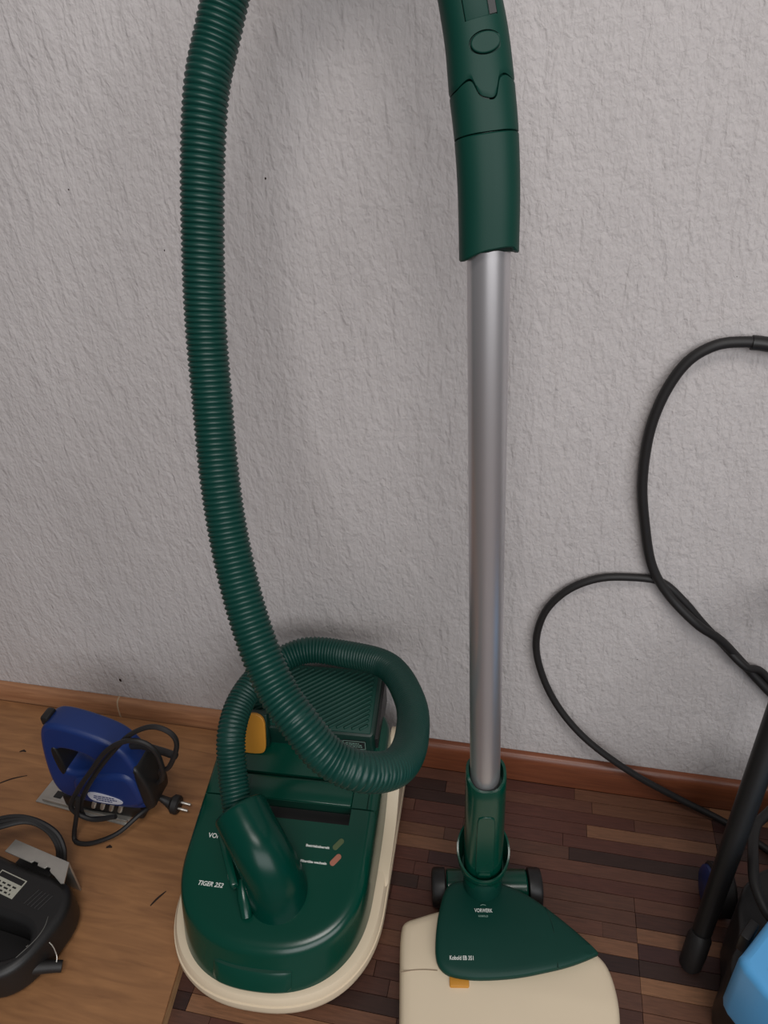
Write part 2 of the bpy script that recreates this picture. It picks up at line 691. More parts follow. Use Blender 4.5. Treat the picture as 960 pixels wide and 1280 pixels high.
cb = bmesh.new()
topbox(cb, -0.070, 0.101, 0.200, 0.2265, -0.028, 0.02)
cut(hood, cb)
for a in ((-0.16, -0.066, 0.2245, 0.2268, -0.004, 0.02), (0.0985, 0.16, 0.2245, 0.2268, -0.004, 0.02),
          (0.0985, 0.1008, 0.227, 0.305, -0.004, 0.02), (0.124, 0.1262, 0.2272, 0.305, -0.004, 0.02),
          (-0.082, 0.098, 0.2625, 0.2685, -0.011, 0.02)):
    cb = bmesh.new()
    topbox(cb, *a)
    cut(hood, cb)
bm = bmesh.new()
topbox(bm, -0.0695, 0.1005, 0.2005, 0.226, -0.0278, -0.0255)  # black plate at the slot bottom, its colour stands in for deep shade
obj('recess_shade', bm, M['black'], vac, smooth=False, label='black plate painting the shade in the recess under the carrying handle')
bm = bmesh.new()
k = 1 / math.cos(math.atan(SL))
topbox(bm, -0.069, 0.100, 0.2275, 0.2615, -0.010, 0.0022, 0.002)
obj('carrying_handle', bm, M['green'], vac)
# front latch: shallow raised panel following the nose
def nose(u, z):
    """v of the sloping nose at lateral u and height z"""
    h = .1535 - .0112
    fi = -.0040 + .0195 * (z - .0605) / .035
    c = abs(u) / h
    return .145 - (.145 - fi) * (1 - c ** 2.35) ** (1 / 2.35)


bm = bmesh.new()
rings = []
N = 22
for k_ in range(N + 1):
    u = -0.060 + 0.113 * k_ / N
    e = min(k_, N - k_)
    sh = 0.0 if e > 1 else (0.0022 if e == 0 else 0.0005)
    zl, zh = 0.0625 + sh, 0.0875 - sh
    d = 0.0042 if e > 0 else 0.0018
    rings.append([cl(u, nose(u, z) - o_, z) for z, o_ in ((zl, -.006), (zl, d - .0012), (zl + .002, d), (zh - .003, d), (zh, d - .0012), (zh + .0005, -.006))])
loft(bm, rings)
obj('front_latch', bm, M['green'], vac, angle=30)
# filter housing at the tail
HB = frame(cl(0, 0, 0), CRX, CRY)
HS = (0.260 - 0.215) / (0.428 - 0.320)


def hz(v):
    return 0.215 + HS * (v - 0.320)


def hring(du, dv, dz, low=None):
    lo, hi = 0.320 + dv, 0.428 - dv
    a, b = -0.118 + du, 0.122 - du
    f = (lambda v: low) if low is not None else (lambda v: hz(v) - dz)
    pts = []
    r = 0.007
    for (cu_, cv_, t0) in ((b - r, lo + r, -90), (b - r, hi - r, 0), (a + r, hi - r, 90), (a + r, lo + r, 180)):
        for j in range(5):
            t = R(t0 + 90 * j / 4)
            pu, pv = cu_ + r * math.cos(t), cv_ + r * math.sin(t)
            pts.append(cl(pu, pv, f(pv)))
    return pts


bm = bmesh.new()
loft(bm, [hring(-.002, -.002, 0, 0.172), hring(-.001, -.001, 0.012), hring(0, 0, 0.004), hring(.0012, .0012, 0.001), hring(.004, .004, 0.0)])
hous = obj('filter_housing', bm, M['green_dark'], vac, angle=30)
# ribbed cover: one sloping plate with diagonal ribs
HY = (CRY + Vector((0, 0, HS))).normalized()
hk = 1 / math.cos(math.atan(HS))
hf = frame(cl(0, 0.320, 0.215), CRX, HY)
x0, x1, y0, y1 = -0.112, 0.1165, 0.005, 0.104 * hk
bm = bmesh.new()
box(bm, (x0, y0, -0.002), (x1, y1, 0.0022), 0.0012, hf)
dx, dy = math.cos(R(33)), math.sin(R(33))
t = -0.2
nrib = 0
while t < 0.35:
    # line through (t, 0) with direction (dx, dy), clipped to the inner rectangle
    lo, hi = -9, 9
    for p, d, a, b in ((t, dx, x0 + .005, x1 - .005), (0, dy, y0 + .005, y1 - .004)):
        s0, s1 = sorted(((a - p) / d, (b - p) / d))
        lo, hi = max(lo, s0), min(hi, s1)
    if hi - lo > 0.008:
        nx, ny = -dy, dx
        sec = [(-.0030, .0015), (-.0021, .0036), (-.0007, .0047), (.0007, .0047), (.0021, .0036), (.0030, .0015)]
        loft(bm, [[hf @ Vector((t + dx * s + nx * a, dy * s + ny * a, h if s in (lo + .002, hi - .002) else .0015)) for a, h in sec] for s in (lo, lo + .002, hi - .002, hi)])
        nrib += 1
    t += 0.0128
obj('ribbed_cover', bm, M['green_satin'], hous, angle=50, label='dark green cover with diagonal ribs')
# type plate on the front of the housing
lf = frame(cl(0.090, 0.3185, 0.1965), CRX, Vector((0, 0, 1)))
bm = bmesh.new()
box(bm, (-0.019, -0.0095, -0.001), (0.019, 0.0095, 0.0008), 0.0004, lf)
pl = obj('type_plate', bm, M['black'], vac)
bm = bmesh.new()
for a in ((-.0185, -.009, .0185, -.0082), (-.0185, .0082, .0185, .009), (-.0185, -.009, -.0177, .009), (.0177, -.009, .0185, .009)):
    box(bm, (a[0], a[1], .0006), (a[2], a[3], .0011), 0, lf)
for (yy, xa, xb) in ((.0038, -.014, .008), (0.0, -.014, .013), (-.0040, -.014, .013)):
    x = xa
    while x < xb:
        l = random.uniform(.002, .005)
        box(bm, (x, yy - .0008, .0006), (min(xb, x + l), yy + .0008, .0010), 0, lf)
        x += l + .0009
obj('print', bm, M['dim_print'], pl, smooth=False)
# plain black strip on the right of the housing
bm = bmesh.new()
loft(bm, [[cl(u, v, z) for v, z in ((.326, .176), (.424, .19), (.424, hz(.424) - .012), (.326, hz(.326) - .012))] for u in (.1225, .1275)])
obj('side_strip', bm, M['black'], vac)
# cream rear fenders beside the wheels
for s in (-1, 1):
    bm = bmesh.new()
    out = smooth_poly([(0.17, .05), (0.17, .056), (0.25, .066), (0.30, .090), (0.345, .140), (0.375, .168), (0.402, .160), (0.408, .11), (0.408, .05)], 2)
    rs = []
    for du, k_ in ((.140, 1.0), (.154, 1.0), (.1595, .985), (.1612, .96)):
        c0 = (.33, .08)
        rs.append([cl(s * du, c0[0] + (p[0] - c0[0]) * k_, c0[1] + (p[1] - c0[1]) * k_) for p in out])
    loft(bm, rs)
    obj('rear_fender', bm, M['cream'], vac)
# ochre release tab
bm = bmesh.new()
tf = frame(cl(-0.0745, 0.298, 0.178), CRX + Vector((0, 0, .02)), CRY * .24 + Vector((0, 0, 1.0)))
me = curve_mesh([smooth_poly([(-.019, .004), (-.017, 0), (.010, 0), (.019, .006), (.021, .03), (.022, .076), (-.016, .076), (-.021, .03)], 2)], 0.003, 0.0015, tf)
obj_me('release_tab', me, M['yellow'], vac, label='ochre yellow release tab')
bm.free()
bm = bmesh.new()
box(bm, (-.020, .010, -.018), (.024, .072, -.0035), .002, tf)
obj('tab_block', bm, M['green_dark'], vac)
# indicators and print on the top
for (u, v, ma, nm, h) in ((0.0905, 0.1495, 'brown_lens', 'brown indicator', 0.0008), (0.0905, 0.1715, 'olive_lens', 'olive indicator', 0.0004)):
    cap = []
    for k_ in range(24):
        t = 2 * PI * k_ / 24
        cap.append((0.0058 * math.copysign(1, math.cos(t)) + 0.0042 * math.cos(t), 0.0042 * math.sin(t)))
    me = curve_mesh([cap], h, 0.0003, topframe(u, v, 0.0004, R(52)))
    obj_me('indicator', me, M[ma], vac, label=nm)
for (s, u, v, size, width, sh) in (('VORWERK', -0.111, 0.160, 0.0098, 0.046, 0.0), ('TIGER 252', -0.106, 0.094, 0.0088, 0.038, 0.28),
                                  ('Betriebsbereit', 0.042, 0.1635, 0.0050, 0.036, 0.0), ('Filtert\u00fcte wechseln', 0.0385, 0.1415, 0.0048, 0.0395, 0.0)):
    obj_me('lettering', text_mesh(s, size, topframe(u, v, 0.0003), sh, width=width, bold=0.00015), M['white'], vac, smooth=False)

# ------------------------------------------------------------------ suction hose with its elbow
hose_pts = [(-0.381, -0.328, 0.226), (-0.400, -0.289, 0.262), (-0.4135, -0.2455, 0.3025), (-0.4145, -0.191, 0.320), (-0.3955, -0.133, 0.3265), (-0.346, -0.09, 0.335),
            (-0.28, -0.086, 0.335), (-0.200, -0.119, 0.351), (-0.147, -0.216, 0.385), (-0.128, -0.31, 0.42), (-0.129, -0.39, 0.467), (-0.155, -0.432, 0.504),
            (-0.191, -0.438, 0.528), (-0.222, -0.426, 0.558), (-0.255, -0.403, 0.587), (-0.288, -0.367, 0.636), (-0.315, -0.327, 0.699), (-0.331, -0.293, 0.768),
            (-0.341, -0.258, 0.845), (-0.345, -0.233, 0.923), (-0.342, -0.214, 0.999), (-0.336, -0.198, 1.069), (-0.328, -0.182, 1.128), (-0.317, -0.163, 1.172),
            (-0.297, -0.145, 1.23), (-0.262, -0.135, 1.30), (-0.205, -0.14, 1.355), (-0.15, -0.155, 1.36), (-0.115, -0.17, 1.325)]
hs = thing('suction_hose', 'ribbed dark green suction hose looping above the canister and hanging up along the wall', 'hose', (-0.33, -0.36, 0.11))
PITCH = 0.0056
p, L = resample(catmull(hose_pts, 16), PITCH / 4)
rad = []
for i, (q, s) in enumerate(p):
    rad.append((0.0196, 0.0212, 0.0218, 0.0208)[i % 4])
bm = bmesh.new()
tube(bm, [q for q, s in p], rad, 28)
obj('corrugated_tube', bm, M['green_hose'], hs, angle=80)
# elbow: thick bent connector
el = [cl(.015, .100, .112), cl(.0145, .100, .140), cl(.012, .1015, .165), cl(.004, .107, .188), cl(-.008, .117, .2055), cl(-.025, .133, .218), cl(-.042, .151, .229)]
ep = catmull(el, 8)
n = len(ep)
rr = []
for i in range(n):
    t = i / (n - 1)
    rr.append(0.0450 - 0.0060 * t - 0.0018 * math.sin(PI * t))
Tn = (ep[-1] - ep[-2]).normalized()
ep += [ep[-1] + Tn * .003, ep[-1] + Tn * .006, ep[-1] + Tn * 0.007, ep[-1] + Tn * 0.0065]
rr += [.0388, .0372, .034, .022]
bm = bmesh.new()
tube(bm, ep, rr, 40)
obj('elbow', bm, M['green_elbow'], hs, angle=50)
# release clip on the left of the elbow
bm = bmesh.new()
c0, c1 = cl(-.082, .152, .176), cl(-.040, .082, .160)
d = (c1 - c0)
fr = frame(c0, d, Vector((0, 0, 1)).cross(d))
box(bm, (0, -.006, -.012), (d.length, .006, .004), .003, fr)
obj('release_clip', bm, M['green'], hs)
bm = bmesh.new()
tube(bm, [c0.lerp(c1, .3) + Vector((0.0, .0, -.004)), c0.lerp(c1, .3) + CRX * .03 + Vector((0, .004, .004))], .005, 10)
obj('clip_arm', bm, M['green_dark'], hs)
# rib at the front left of the elbow foot
bm = bmesh.new()
c0, c1 = cl(-.036, .098, .150), cl(-.020, .060, .124)
tube(bm, [c0, c0.lerp(c1, .5) + Vector((0, 0, .004)), c1], [.007, .010, .008], 14)
obj('foot_rib', bm, M['green'], hs)

# ------------------------------------------------------------------ electric brush with its tube and handle
B = Vector((-0.03, -0.30, 0))
brush = thing('electric_carpet_brush', 'upright dark green and cream electric floor brush with a silver tube standing on the parquet', 'vacuum brush', tuple(B))
tb0, tb1 = Vector((-0.0365, -0.265, 0.27)), Vector((-0.0585, -0.2155, 1.02))
bm = bmesh.new()
tube(bm, [tb0.lerp(tb1, i / 20) for i in range(21)], 0.0202, 40)
obj('tube', bm, M['chrome'], brush, angle=60, label='silver steel tube')

# handle: pieces of one swept oval, cut along wavy joints
hp = [(315, (-0.0575, -0.218, 0.989)), (240, (-0.0597, -0.211, 1.039)), (170, (-0.064, -0.203, 1.083)), (110, (-0.070, -0.194, 1.120)), (53, (-0.0755, -0.186, 1.153)),
      (0, (-0.083, -0.179, 1.184)), (-60, (-0.092, -0.174, 1.222)), (-160, (-0.106, -0.172, 1.28)), (-260, (-0.116, -0.171, 1.335))]
hcat = catmull([q for _, q in hp], 20)
hys = []
for i in range(len(hp) - 1):
    for k_ in range(20):
        hys.append(hp[i][0] + (hp[i + 1][0] - hp[i][0]) * k_ / 20)
hys.append(hp[-1][0])


def hpos(s):
    """axis point and tangent at level s (315 low end ... -260 top)"""
    if s >= 315:
        T = (hcat[3] - hcat[0]).normalized()
        dl = (hcat[20] - hcat[0]).length / 75
        return hcat[0] - T * (s - 315) * dl, T
    for i in range(len(hys) - 1):
        if hys[i] >= s >= hys[i + 1]:
            t = (hys[i] - s) / (hys[i] - hys[i + 1])
            return hcat[i].lerp(hcat[i + 1], t), (hcat[min(i + 2, len(hcat) - 1)] - hcat[max(i - 1, 0)]).normalized()
    return hcat[-1], (hcat[-1] - hcat[-3]).normalized()


SIDE = Vector((math.cos(R(8)), math.sin(R(8)), 0))


def hsurf(s, v, k_=1.0):
    """point on the handle skin; v angle, -90 deg faces the room"""
    c, T = hpos(s)
    sd = (SIDE - T * SIDE.dot(T)).normalized()
    fr_ = T.cross(sd).normalized()          # towards the wall
    if fr_.y < 0:
        fr_ = -fr_
    a = 0.0275 + 0.0007 * max(0, min(1, (300 - s) / 200)) - 0.0022 * max(0, min(1, (110 - s) / 110))
    bb = 0.0262
    n_ = 2.5
    cc, ss = math.cos(v), math.sin(v)
    x = a * math.copysign(abs(cc) ** (2 / n_), cc)
    y_ = bb * math.copysign(abs(ss) ** (2 / n_), ss)
    return c + sd * x * k_ + fr_ * y_ * k_


def piece(sa, sb, nrow, k_=1.0, nv=300, lip=True):
    """skin between lower boundary sa(u) and upper boundary sb(u), u = cos v; edges rolled inwards"""
    bm = bmesh.new()
    rings = []
    for i in range(nrow + 1):
        t = i / nrow
        rings.append((t, k_))
    if lip:
        rings = [(0, .86), (0, .965), (0.012, k_)] + rings[1:-1] + [(0.988, k_), (1, .965), (1, .86)]
    R_ = []
    for t, kk in rings:
        ring = []
        for j in range(nv):
            v = 2 * PI * j / nv
            u = math.cos(v)
            front = math.sin(v) < 0
            a, b = sa(u, front), sb(u, front)
            ring.append(hsurf(a + (b - a) * t, v, kk))
        R_.append(ring)
    loft(bm, R_)
    return bm


def interp(tab, x):
    if x <= tab[0][0]:
        return tab[0][1]
    for i in range(len(tab) - 1):
        a, b = tab[i], tab[i + 1]
        if x <= b[0]:
            t = (x - a[0]) / (b[0] - a[0])
            d = lambda p, q: (q[1] - p[1]) / (q[0] - p[0])
            m0 = (d(tab[i - 1], b) if i else d(a, b)) * (b[0] - a[0])
            m1 = (d(a, tab[i + 2]) if i + 2 < len(tab) else d(a, b)) * (b[0] - a[0])
            return (2 * t ** 3 - 3 * t * t + 1) * a[1] + (t ** 3 - 2 * t * t + t) * m0 + (3 * t * t - 2 * t ** 3) * b[1] + (t ** 3 - t * t) * m1
    return tab[-1][1]


JT = [(-1, 117), (-0.75, 114), (-0.55, 109.5), (-0.40, 107), (-0.30, 107), (-0.23, 110), (-0.18, 116), (-0.13, 123), (-0.06, 129), (0.04, 133), (0.14, 134.5), (0.22, 133.5), (0.29, 129.5), (0.34, 122), (0.38, 115), (0.44, 109), (0.55, 106.5), (0.65, 106), (0.85, 110), (1, 114)]
joint = lambda u, f: interp(JT, u) if f else 117 + (114 - 117) * (u + 1) / 2
seam = lambda u, f: 170 + (1 * u * u if f else 1)
END = [(-1, 326), (-0.7, 321), (-0.3, 314), (0.2, 309), (0.7, 309), (0.85, 314), (1, 318)]
endc = lambda u, f: interp(END, u) if f else 326 + (318 - 326) * (u + 1) / 2
obj('handle_sleeve', piece(endc, lambda u, f: seam(u, f) + 0.5, 16), M['green_satin'], brush, angle=30)
obj('handle_collar', piece(lambda u, f: seam(u, f) - 0.5, lambda u, f: joint(u, f) + 1.3, 10), M['green_satin'], brush, angle=30)
grip = obj('handle_grip', piece(lambda u, f: joint(u, f) - 1.3, lambda u, f: -255, 50), M['green_satin'], brush, angle=30)
bm = bmesh.new()
tube(bm, [hpos(s)[0] for s in (190, 150, 120, 90, 60)], 0.0228, 24)
obj('handle_core', bm, M['green_dark'], brush)


def hframe(s, u):
    c, T = hpos(s)
    sd = (SIDE - T * SIDE.dot(T)).normalized()
    v = -math.acos(u)
    pnt = hsurf(s, v)
    return frame(pnt, sd, T)


# slide switch recess at the top of the grip
cb = bmesh.new()
f0 = hframe(-12, 0.12)
box(cb, (-.0135, -.028, -.006), (.0135, .06, .02), 0, f0)
cut(grip, cb)
bm = bmesh.new()
box(bm, (-.0128, -.0275, -.0085), (.0068, .05, -.0030), .0012, f0)
obj('slide_switch', bm, M['green_satin'], brush)
bm = bmesh.new()
box(bm, (.0075, -.0265, -.0065), (.0132, .055, -.0045), 0, f0)
obj('switch_slot', bm, M['black'], brush, smooth=False)
# oval push button
fb_ = hframe(66, 0.12)
ov = [(0.0122 * math.cos(2 * PI * k_ / 40), 0.0080 * math.sin(2 * PI * k_ / 40)) for k_ in range(40)]
cb = bmesh.new()
loft(cb, [[fb_ @ Vector((x * 1.13, y_ * 1.13, z)) for x, y_ in ov] for z in (-.0035, .02)])
cut(grip, cb)
obj_me('push_button', curve_mesh([ov], 0.0025, 0.0012, fb_ @ Matrix.Translation((0, 0, -.0018))), M['green_satin'], brush)

# socket that grips the tube at the bottom
axd = (tb1 - tb0).normalized()


def sk(h):
    """axis point at height h above the brush joint"""
    z0 = 0.315
    return Vector((-0.0365, -0.262, z0)) + (Vector((-0.0350, -0.270, 0.100)) - Vector((-0.0365, -0.262, z0))) * (1 - h)


sdx = Vector((math.cos(R(9)), math.sin(R(9)), 0))
sdy = Vector((-math.sin(R(9)), math.cos(R(9)), 0))
bm = bmesh.new()
nv = 64
R_ = []
for i, (t, kk) in enumerate([(0, .9), (0.0, 1)] + [(x / 12, 1) for x in range(1, 12)] + [(0.985, 1), (1, .97), (1, .84), (.9, .80)]):
    ring = []
    for j in range(nv):
        v = 2 * PI * j / nv
        # rim is low in front (a U-shaped mouth) and high at the sides and back
        fr_ = max(0, -math.sin(v))
        topz = 1.03 - 0.055 * (fr_ ** 1.6)
        c = sk(t * topz)
        a, b = 0.0275 + 0.001 * (1 - t), 0.0275
        n_ = 2.7
        cc, ss = math.cos(v), math.sin(v)
        ring.append(c + sdx * (a * kk * math.copysign(abs(cc) ** (2 / n_), cc)) + sdy * (b * kk * math.copysign(abs(ss) ** (2 / n_), ss)))
    R_.append(ring)
loft(bm, R_)
obj('tube_socket', bm, M['green'], brush, angle=40)
# raised flat panel on the front of the socket
bm = bmesh.new()
pts = [(-.0125, 0), (.0125, 0), (.0125, .135), (.010, .150), (-.010, .150), (-.0125, .135)]
q0 = sk(0.06) - sdy * .0266
q1 = sk(0.80) - sdy * .0266
me = curve_mesh([smooth_poly(pts, 1)], 0.0022, 0.0012, frame(q0, sdx, q1 - q0))
obj_me('socket_panel', me, M['green'], brush)
bm.free()
bm = bmesh.new()
kf = frame(sk(0.19) - sdy * .0288, sdx, q1 - q0)
box(bm, (-.0085, -.003, -.001), (.0085, .003, .0028), .0014, kf)
obj('panel_catch', bm, M['green'], brush)
# cowl: tilted cup around the foot of the socket
bm = bmesh.new()
R_ = []
for (t, r0, drop) in ((0, .0245, 0), (0.0, .030, 0), (.25, .0345, 0), (.6, .0375, 0), (.93, .039, 0), (1.0, .0385, 0), (1.0, .036, 0), (.9, .0352, 0), (.3, .030, 0)):
    ring = []
    for j in range(nv):
        v = 2 * PI * j / nv
        s = math.sin(v)
        hi = 0.153 + 0.021 * s
        lo = 0.107 - 0.002 * s
        z = lo + (hi - lo) * t
        h = (z - 0.095) / 0.22
        c = sk(h)
        ring.append(c + sdx * r0 * math.cos(v) + sdy * r0 * s)
    R_.append(ring)
loft(bm, R_)
obj('cowl', bm, M['green'], brush, angle=45)
# neck, hinge barrel and black end caps
bm = bmesh.new()
R_ = []
for z, r in ((.040, .024), (.058, .0285), (.066, .0295), (.072, .0285), (.0735, .0265), (.0765, .0265), (.078, .029), (.095, .0285), (.106, .027), (.114, .022)):
    c = Vector((-0.034, -0.2725, z))
    R_.append([c + sdx * r * math.cos(2 * PI * j / 40) + sdy * r * math.sin(2 * PI * j / 40) for j in range(40)])
loft(bm, R_)
obj('swivel_neck', bm, M['green_satin'], brush, angle=35)
h0, h1 = Vector((-0.0905, -0.2605, 0.0300)), Vector((0.0325, -0.2385, 0.0300))
hd = (h1 - h0).normalized()
bm = bmesh.new()
tube(bm, [h0, h0 + hd * .002, h1 - hd * .002, h1], [.025, .0268, .0268, .025], 36)
obj('hinge_barrel', bm, M['green'], brush, angle=30)
for (sg, q) in ((-1, h0), (1, h1)):
    bm = bmesh.new()
    e = hd * sg
    tube(bm, [q + e * .0015, q + e * .003, q + e * .018, q + e * .022, q + e * .0235], [.026, .0292, .0292, .027, .020], 36)
    obj('wheel', bm, M['black'], brush, angle=30)

# cream nozzle body: plan outline, rounded shoulders
ncx = [(-0.1475, -0.350), (-0.143, -0.336), (-0.125, -0.327), (-0.095, -0.312), (-0.05, -0.296), (0.02, -0.290), (0.07, -0.302), (0.115, -0.322), (0.138, -0.334),
       (0.152, -0.350), (0.1615, -0.385), (0.163, -0.42), (0.158, -0.47), (0.150, -0.510), (0.10, -0.535), (0.02, -0.548), (-0.06, -0.548), (-0.108, -0.540), (-0.118, -0.525), (-0.1225, -0.49), (-0.133, -0.43)]
P2 = smooth_poly(ncx, 2)
cen = Vector((sum(p_[0] for p_ in P2) / len(P2), sum(p_[1] for p_ in P2) / len(P2)))


def inset(poly, d):
    out = []
    n_ = len(poly)
    for i in range(n_):
        a, b, c = (Vector(poly[i - 2]), Vector(poly[i]), Vector(poly[(i + 2) % n_]))
        t = (c - a).normalized()
        nr = Vector((t.y, -t.x))
        if nr.dot(cen - b) < 0:
            nr = -nr
        q = b + nr * d
        out.append((q.x, q.y))
    return out


def crown(x, y_):
    return 0.006 * max(0, 1 - ((x - .01) / .2) ** 2) - 0.10 * max(0, (-0.40 - y_))


bm = bmesh.new()
R_ = []
for d_, z in ((.006, .004), (.001, .007), (0, .012), (0, .040), (.0012, .047), (.004, .052), (.009, .0545), (.02, .0555), (.035, .0555)):
    pl_ = inset(P2, min(d_, .004)) if d_ else P2
    if d_ > .004:
        kk = 1 - (d_ - .004) / .17
        pl_ = [(cen.x + (x - cen.x) * kk, cen.y + (y_ - cen.y) * kk) for x, y_ in pl_]
    R_.append([Vector((x, y_, z if z < .04 else z + crown(x, y_))) for x, y_ in pl_])
loft(bm, R_, caps=False)
vs = list(bm.verts)
bm.faces.new([bm.verts[i] for i in []]) if False else None
bm.verts.ensure_lookup_table()
n_ = len(P2)
c_top = bm.verts.new(Vector((cen.x, cen.y, .0555 + crown(cen.x, cen.y))))
topv = vs[-n_:]
# intermediate ring so the crown stays round
mid = [bm.verts.new(Vector(((v.co.x + cen.x) / 2, (v.co.y + cen.y) / 2, .0555 + crown((v.co.x + cen.x) / 2, (v.co.y + cen.y) / 2)))) for v in topv]
for i in range(n_):
    j = (i + 1) % n_
    bm.faces.new((topv[i], topv[j], mid[j], mid[i]))
    bm.faces.new((mid[i], mid[j], c_top))
bm.faces.new(vs[:n_])
nozzle = obj('nozzle_body', bm, M['cream'], brush, angle=40)
# joint line on the left shoulder
bm = bmesh.new()
sp = [(-0.136, -0.411), (-0.118, -0.4055), (-0.10, -0.402), (-0.084, -0.4005)]
p, _ = resample(catmull([Vector((a, b, .0555 + crown(a, b) - .0001)) for a, b in sp], 6), .004)
tube(bm, [q for q, _s in p], .0007, 6)
obj('joint_line', bm, M['cream_seam'], nozzle)
# bristle strip under the nozzle
bm = bmesh.new()
box(bm, (-.10, -.50, .0005), (.13, -.36, .006), .001)
obj('brush_roll', bm, M['black'], brush)
# green cover plate
gx = [(-0.0895, -0.287), (-0.0935, -0.33), (-0.0925, -0.365), (-0.088, -0.393), (-0.076, -0.4055), (-0.055, -0.4085), (-0.02, -0.405), (0.03, -0.393), (0.075, -0.3755), (0.105, -0.361),
      (0.1335, -0.343), (0.1345, -0.339), (0.105, -0.318), (0.065, -0.293), (0.03, -0.273), (-0.005, -0.262), (-0.045, -0.2635), (-0.075, -0.272)]
G2 = smooth_poly(gx, 2)
cen_b = cen.copy()
cen = Vector((sum(p_[0] for p_ in G2) / len(G2), sum(p_[1] for p_ in G2) / len(G2)))


def gz(x, y_):
    c = .0625 + crown(x, y_)
    return c + 0.010 * max(0, 1 - ((y_ + .335) / .085) ** 2) - 0.06 * max(0, x - .06)


bm = bmesh.new()
R_ = []
for d_, dz in ((.002, -.012), (0, -.006), (.0003, -.002), (.0018, 0.0), (.006, .001), (.012, .0012)):
    R_.append([Vector((x, y_, max(0.05, gz(x, y_) + dz))) for x, y_ in (inset(G2, d_) if d_ else G2)])
loft(bm, R_, caps=False)
vs = list(bm.verts)
n_ = len(G2)
topv = vs[-n_:]
lv = topv
for f_ in (0.66, 0.33):
    mid = [bm.verts.new(Vector((cen.x + (v.co.x - cen.x) * f_, cen.y + (v.co.y - cen.y) * f_, gz(cen.x + (v.co.x - cen.x) * f_, cen.y + (v.co.y - cen.y) * f_) + .0012))) for v in topv]
    for i in range(n_):
        j = (i + 1) % n_
        bm.faces.new((lv[i], lv[j], mid[j], mid[i]))
    lv = mid
ct = bm.verts.new(Vector((cen.x, cen.y, gz(cen.x, cen.y) + .0012)))
for i in range(n_):
    bm.faces.new((lv[i], lv[(i + 1) % n_], ct))
bm.faces.new(vs[:n_])
cover = obj('cover', bm, M['green_satin'], brush, angle=45, label='dark green cover over the cream nozzle')
bm = bmesh.new()
p, _ = resample(catmull([Vector((a, b, gz(a, b) + .0008)) for a, b in ((0.060, -0.292), (0.072, -0.325), (0.079, -0.374))], 8), .003)
tube(bm, [q for q, _s in p], .0006, 6)
obj('cover_joint', bm, M['green_dark'], cover)


def brush_text(s, x, y_, size, width, ma, bold=0.0001):
    e = .004
    nx = Vector((2 * e * math.cos(R(9)), 2 * e * math.sin(R(9)), gz(x + e, y_) - gz(x - e, y_)))
    ny = Vector((-2 * e * math.sin(R(9)), 2 * e * math.cos(R(9)), gz(x, y_ + e) - gz(x, y_ - e)))
    f_ = frame(Vector((x, y_, gz(x, y_) + .0018)), nx, ny)
    obj_me('lettering', text_mesh(s, size, f_, 0, width=width, bold=bold), ma, cover, smooth=False)
    return f_


f_ = brush_text('VORWERK', -0.041, -0.320, 0.0078, 0.026, M['white'])
brush_text('KOBOLD', -0.035, -0.3262, 0.0036, 0.014, M['dim_print'])
brush_text('Kobold EB 351', -0.0685, -0.3905, 0.0075, 0.033, M['white'])
bm = bmesh.new()
tube(bm, [f_ @ Vector((x, .0095 + .002 * math.cos(x * 300 - 3.9), 0)) for x in (.009, .011, .013, .015, .017)], .0004, 6)
obj('emblem', bm, M['dim_print'], cover)
# ochre catch in front of the cover
bm = bmesh.new()
box(bm, (-.0135, -.0085, -.004), (.0135, .006, .0035), .002, frame(Vector((-0.0525, -0.4085, .0555 + crown(-.05, -.41))), sdx, sdy))
obj('catch', bm, M['yellow'], brush, label='ochre yellow catch')

# ------------------------------------------------------------------ blue jigsaw standing on the board
jig = thing('jigsaw', 'dark blue jigsaw with black cable wound round it, standing on the plywood near the wall', 'power tool', (-0.70, -0.21, ZB))
jm = frame(Vector((0, -0.2105, 0)), Vector((1, 0, 0)), Vector((0, 0, 1)))       # 2D x,z -> world; thickness along y
def jz(p):
    return [(-.788 + (x + .788) * .91, .05 + (z - .05) * .9) for x, z in p]


body = [(-0.772, 0.238), (-0.757, 0.262), (-0.734, 0.270), (-0.683, 0.261), (-0.631, 0.243), (-0.607, 0.220), (-0.593, 0.190), (-0.581, 0.130), (-0.580, 0.085), (-0.592, 0.062), (-0.645, 0.052),
        (-0.70, 0.050), (-0.745, 0.056), (-0.778, 0.066), (-0.789, 0.10), (-0.785, 0.165)]
hole = [(-0.752, 0.176), (-0.748, 0.200), (-0.725, 0.206), (-0.680, 0.195), (-0.672, 0.175), (-0.70, 0.148), (-0.735, 0.140), (-0.750, 0.150)]
obj_me('housing', curve_mesh([smooth_poly(jz(body), 2), smooth_poly(jz(hole), 2)], 0.0245, 0.009, jm, res=4), M['blue_tool'], jig, angle=50)
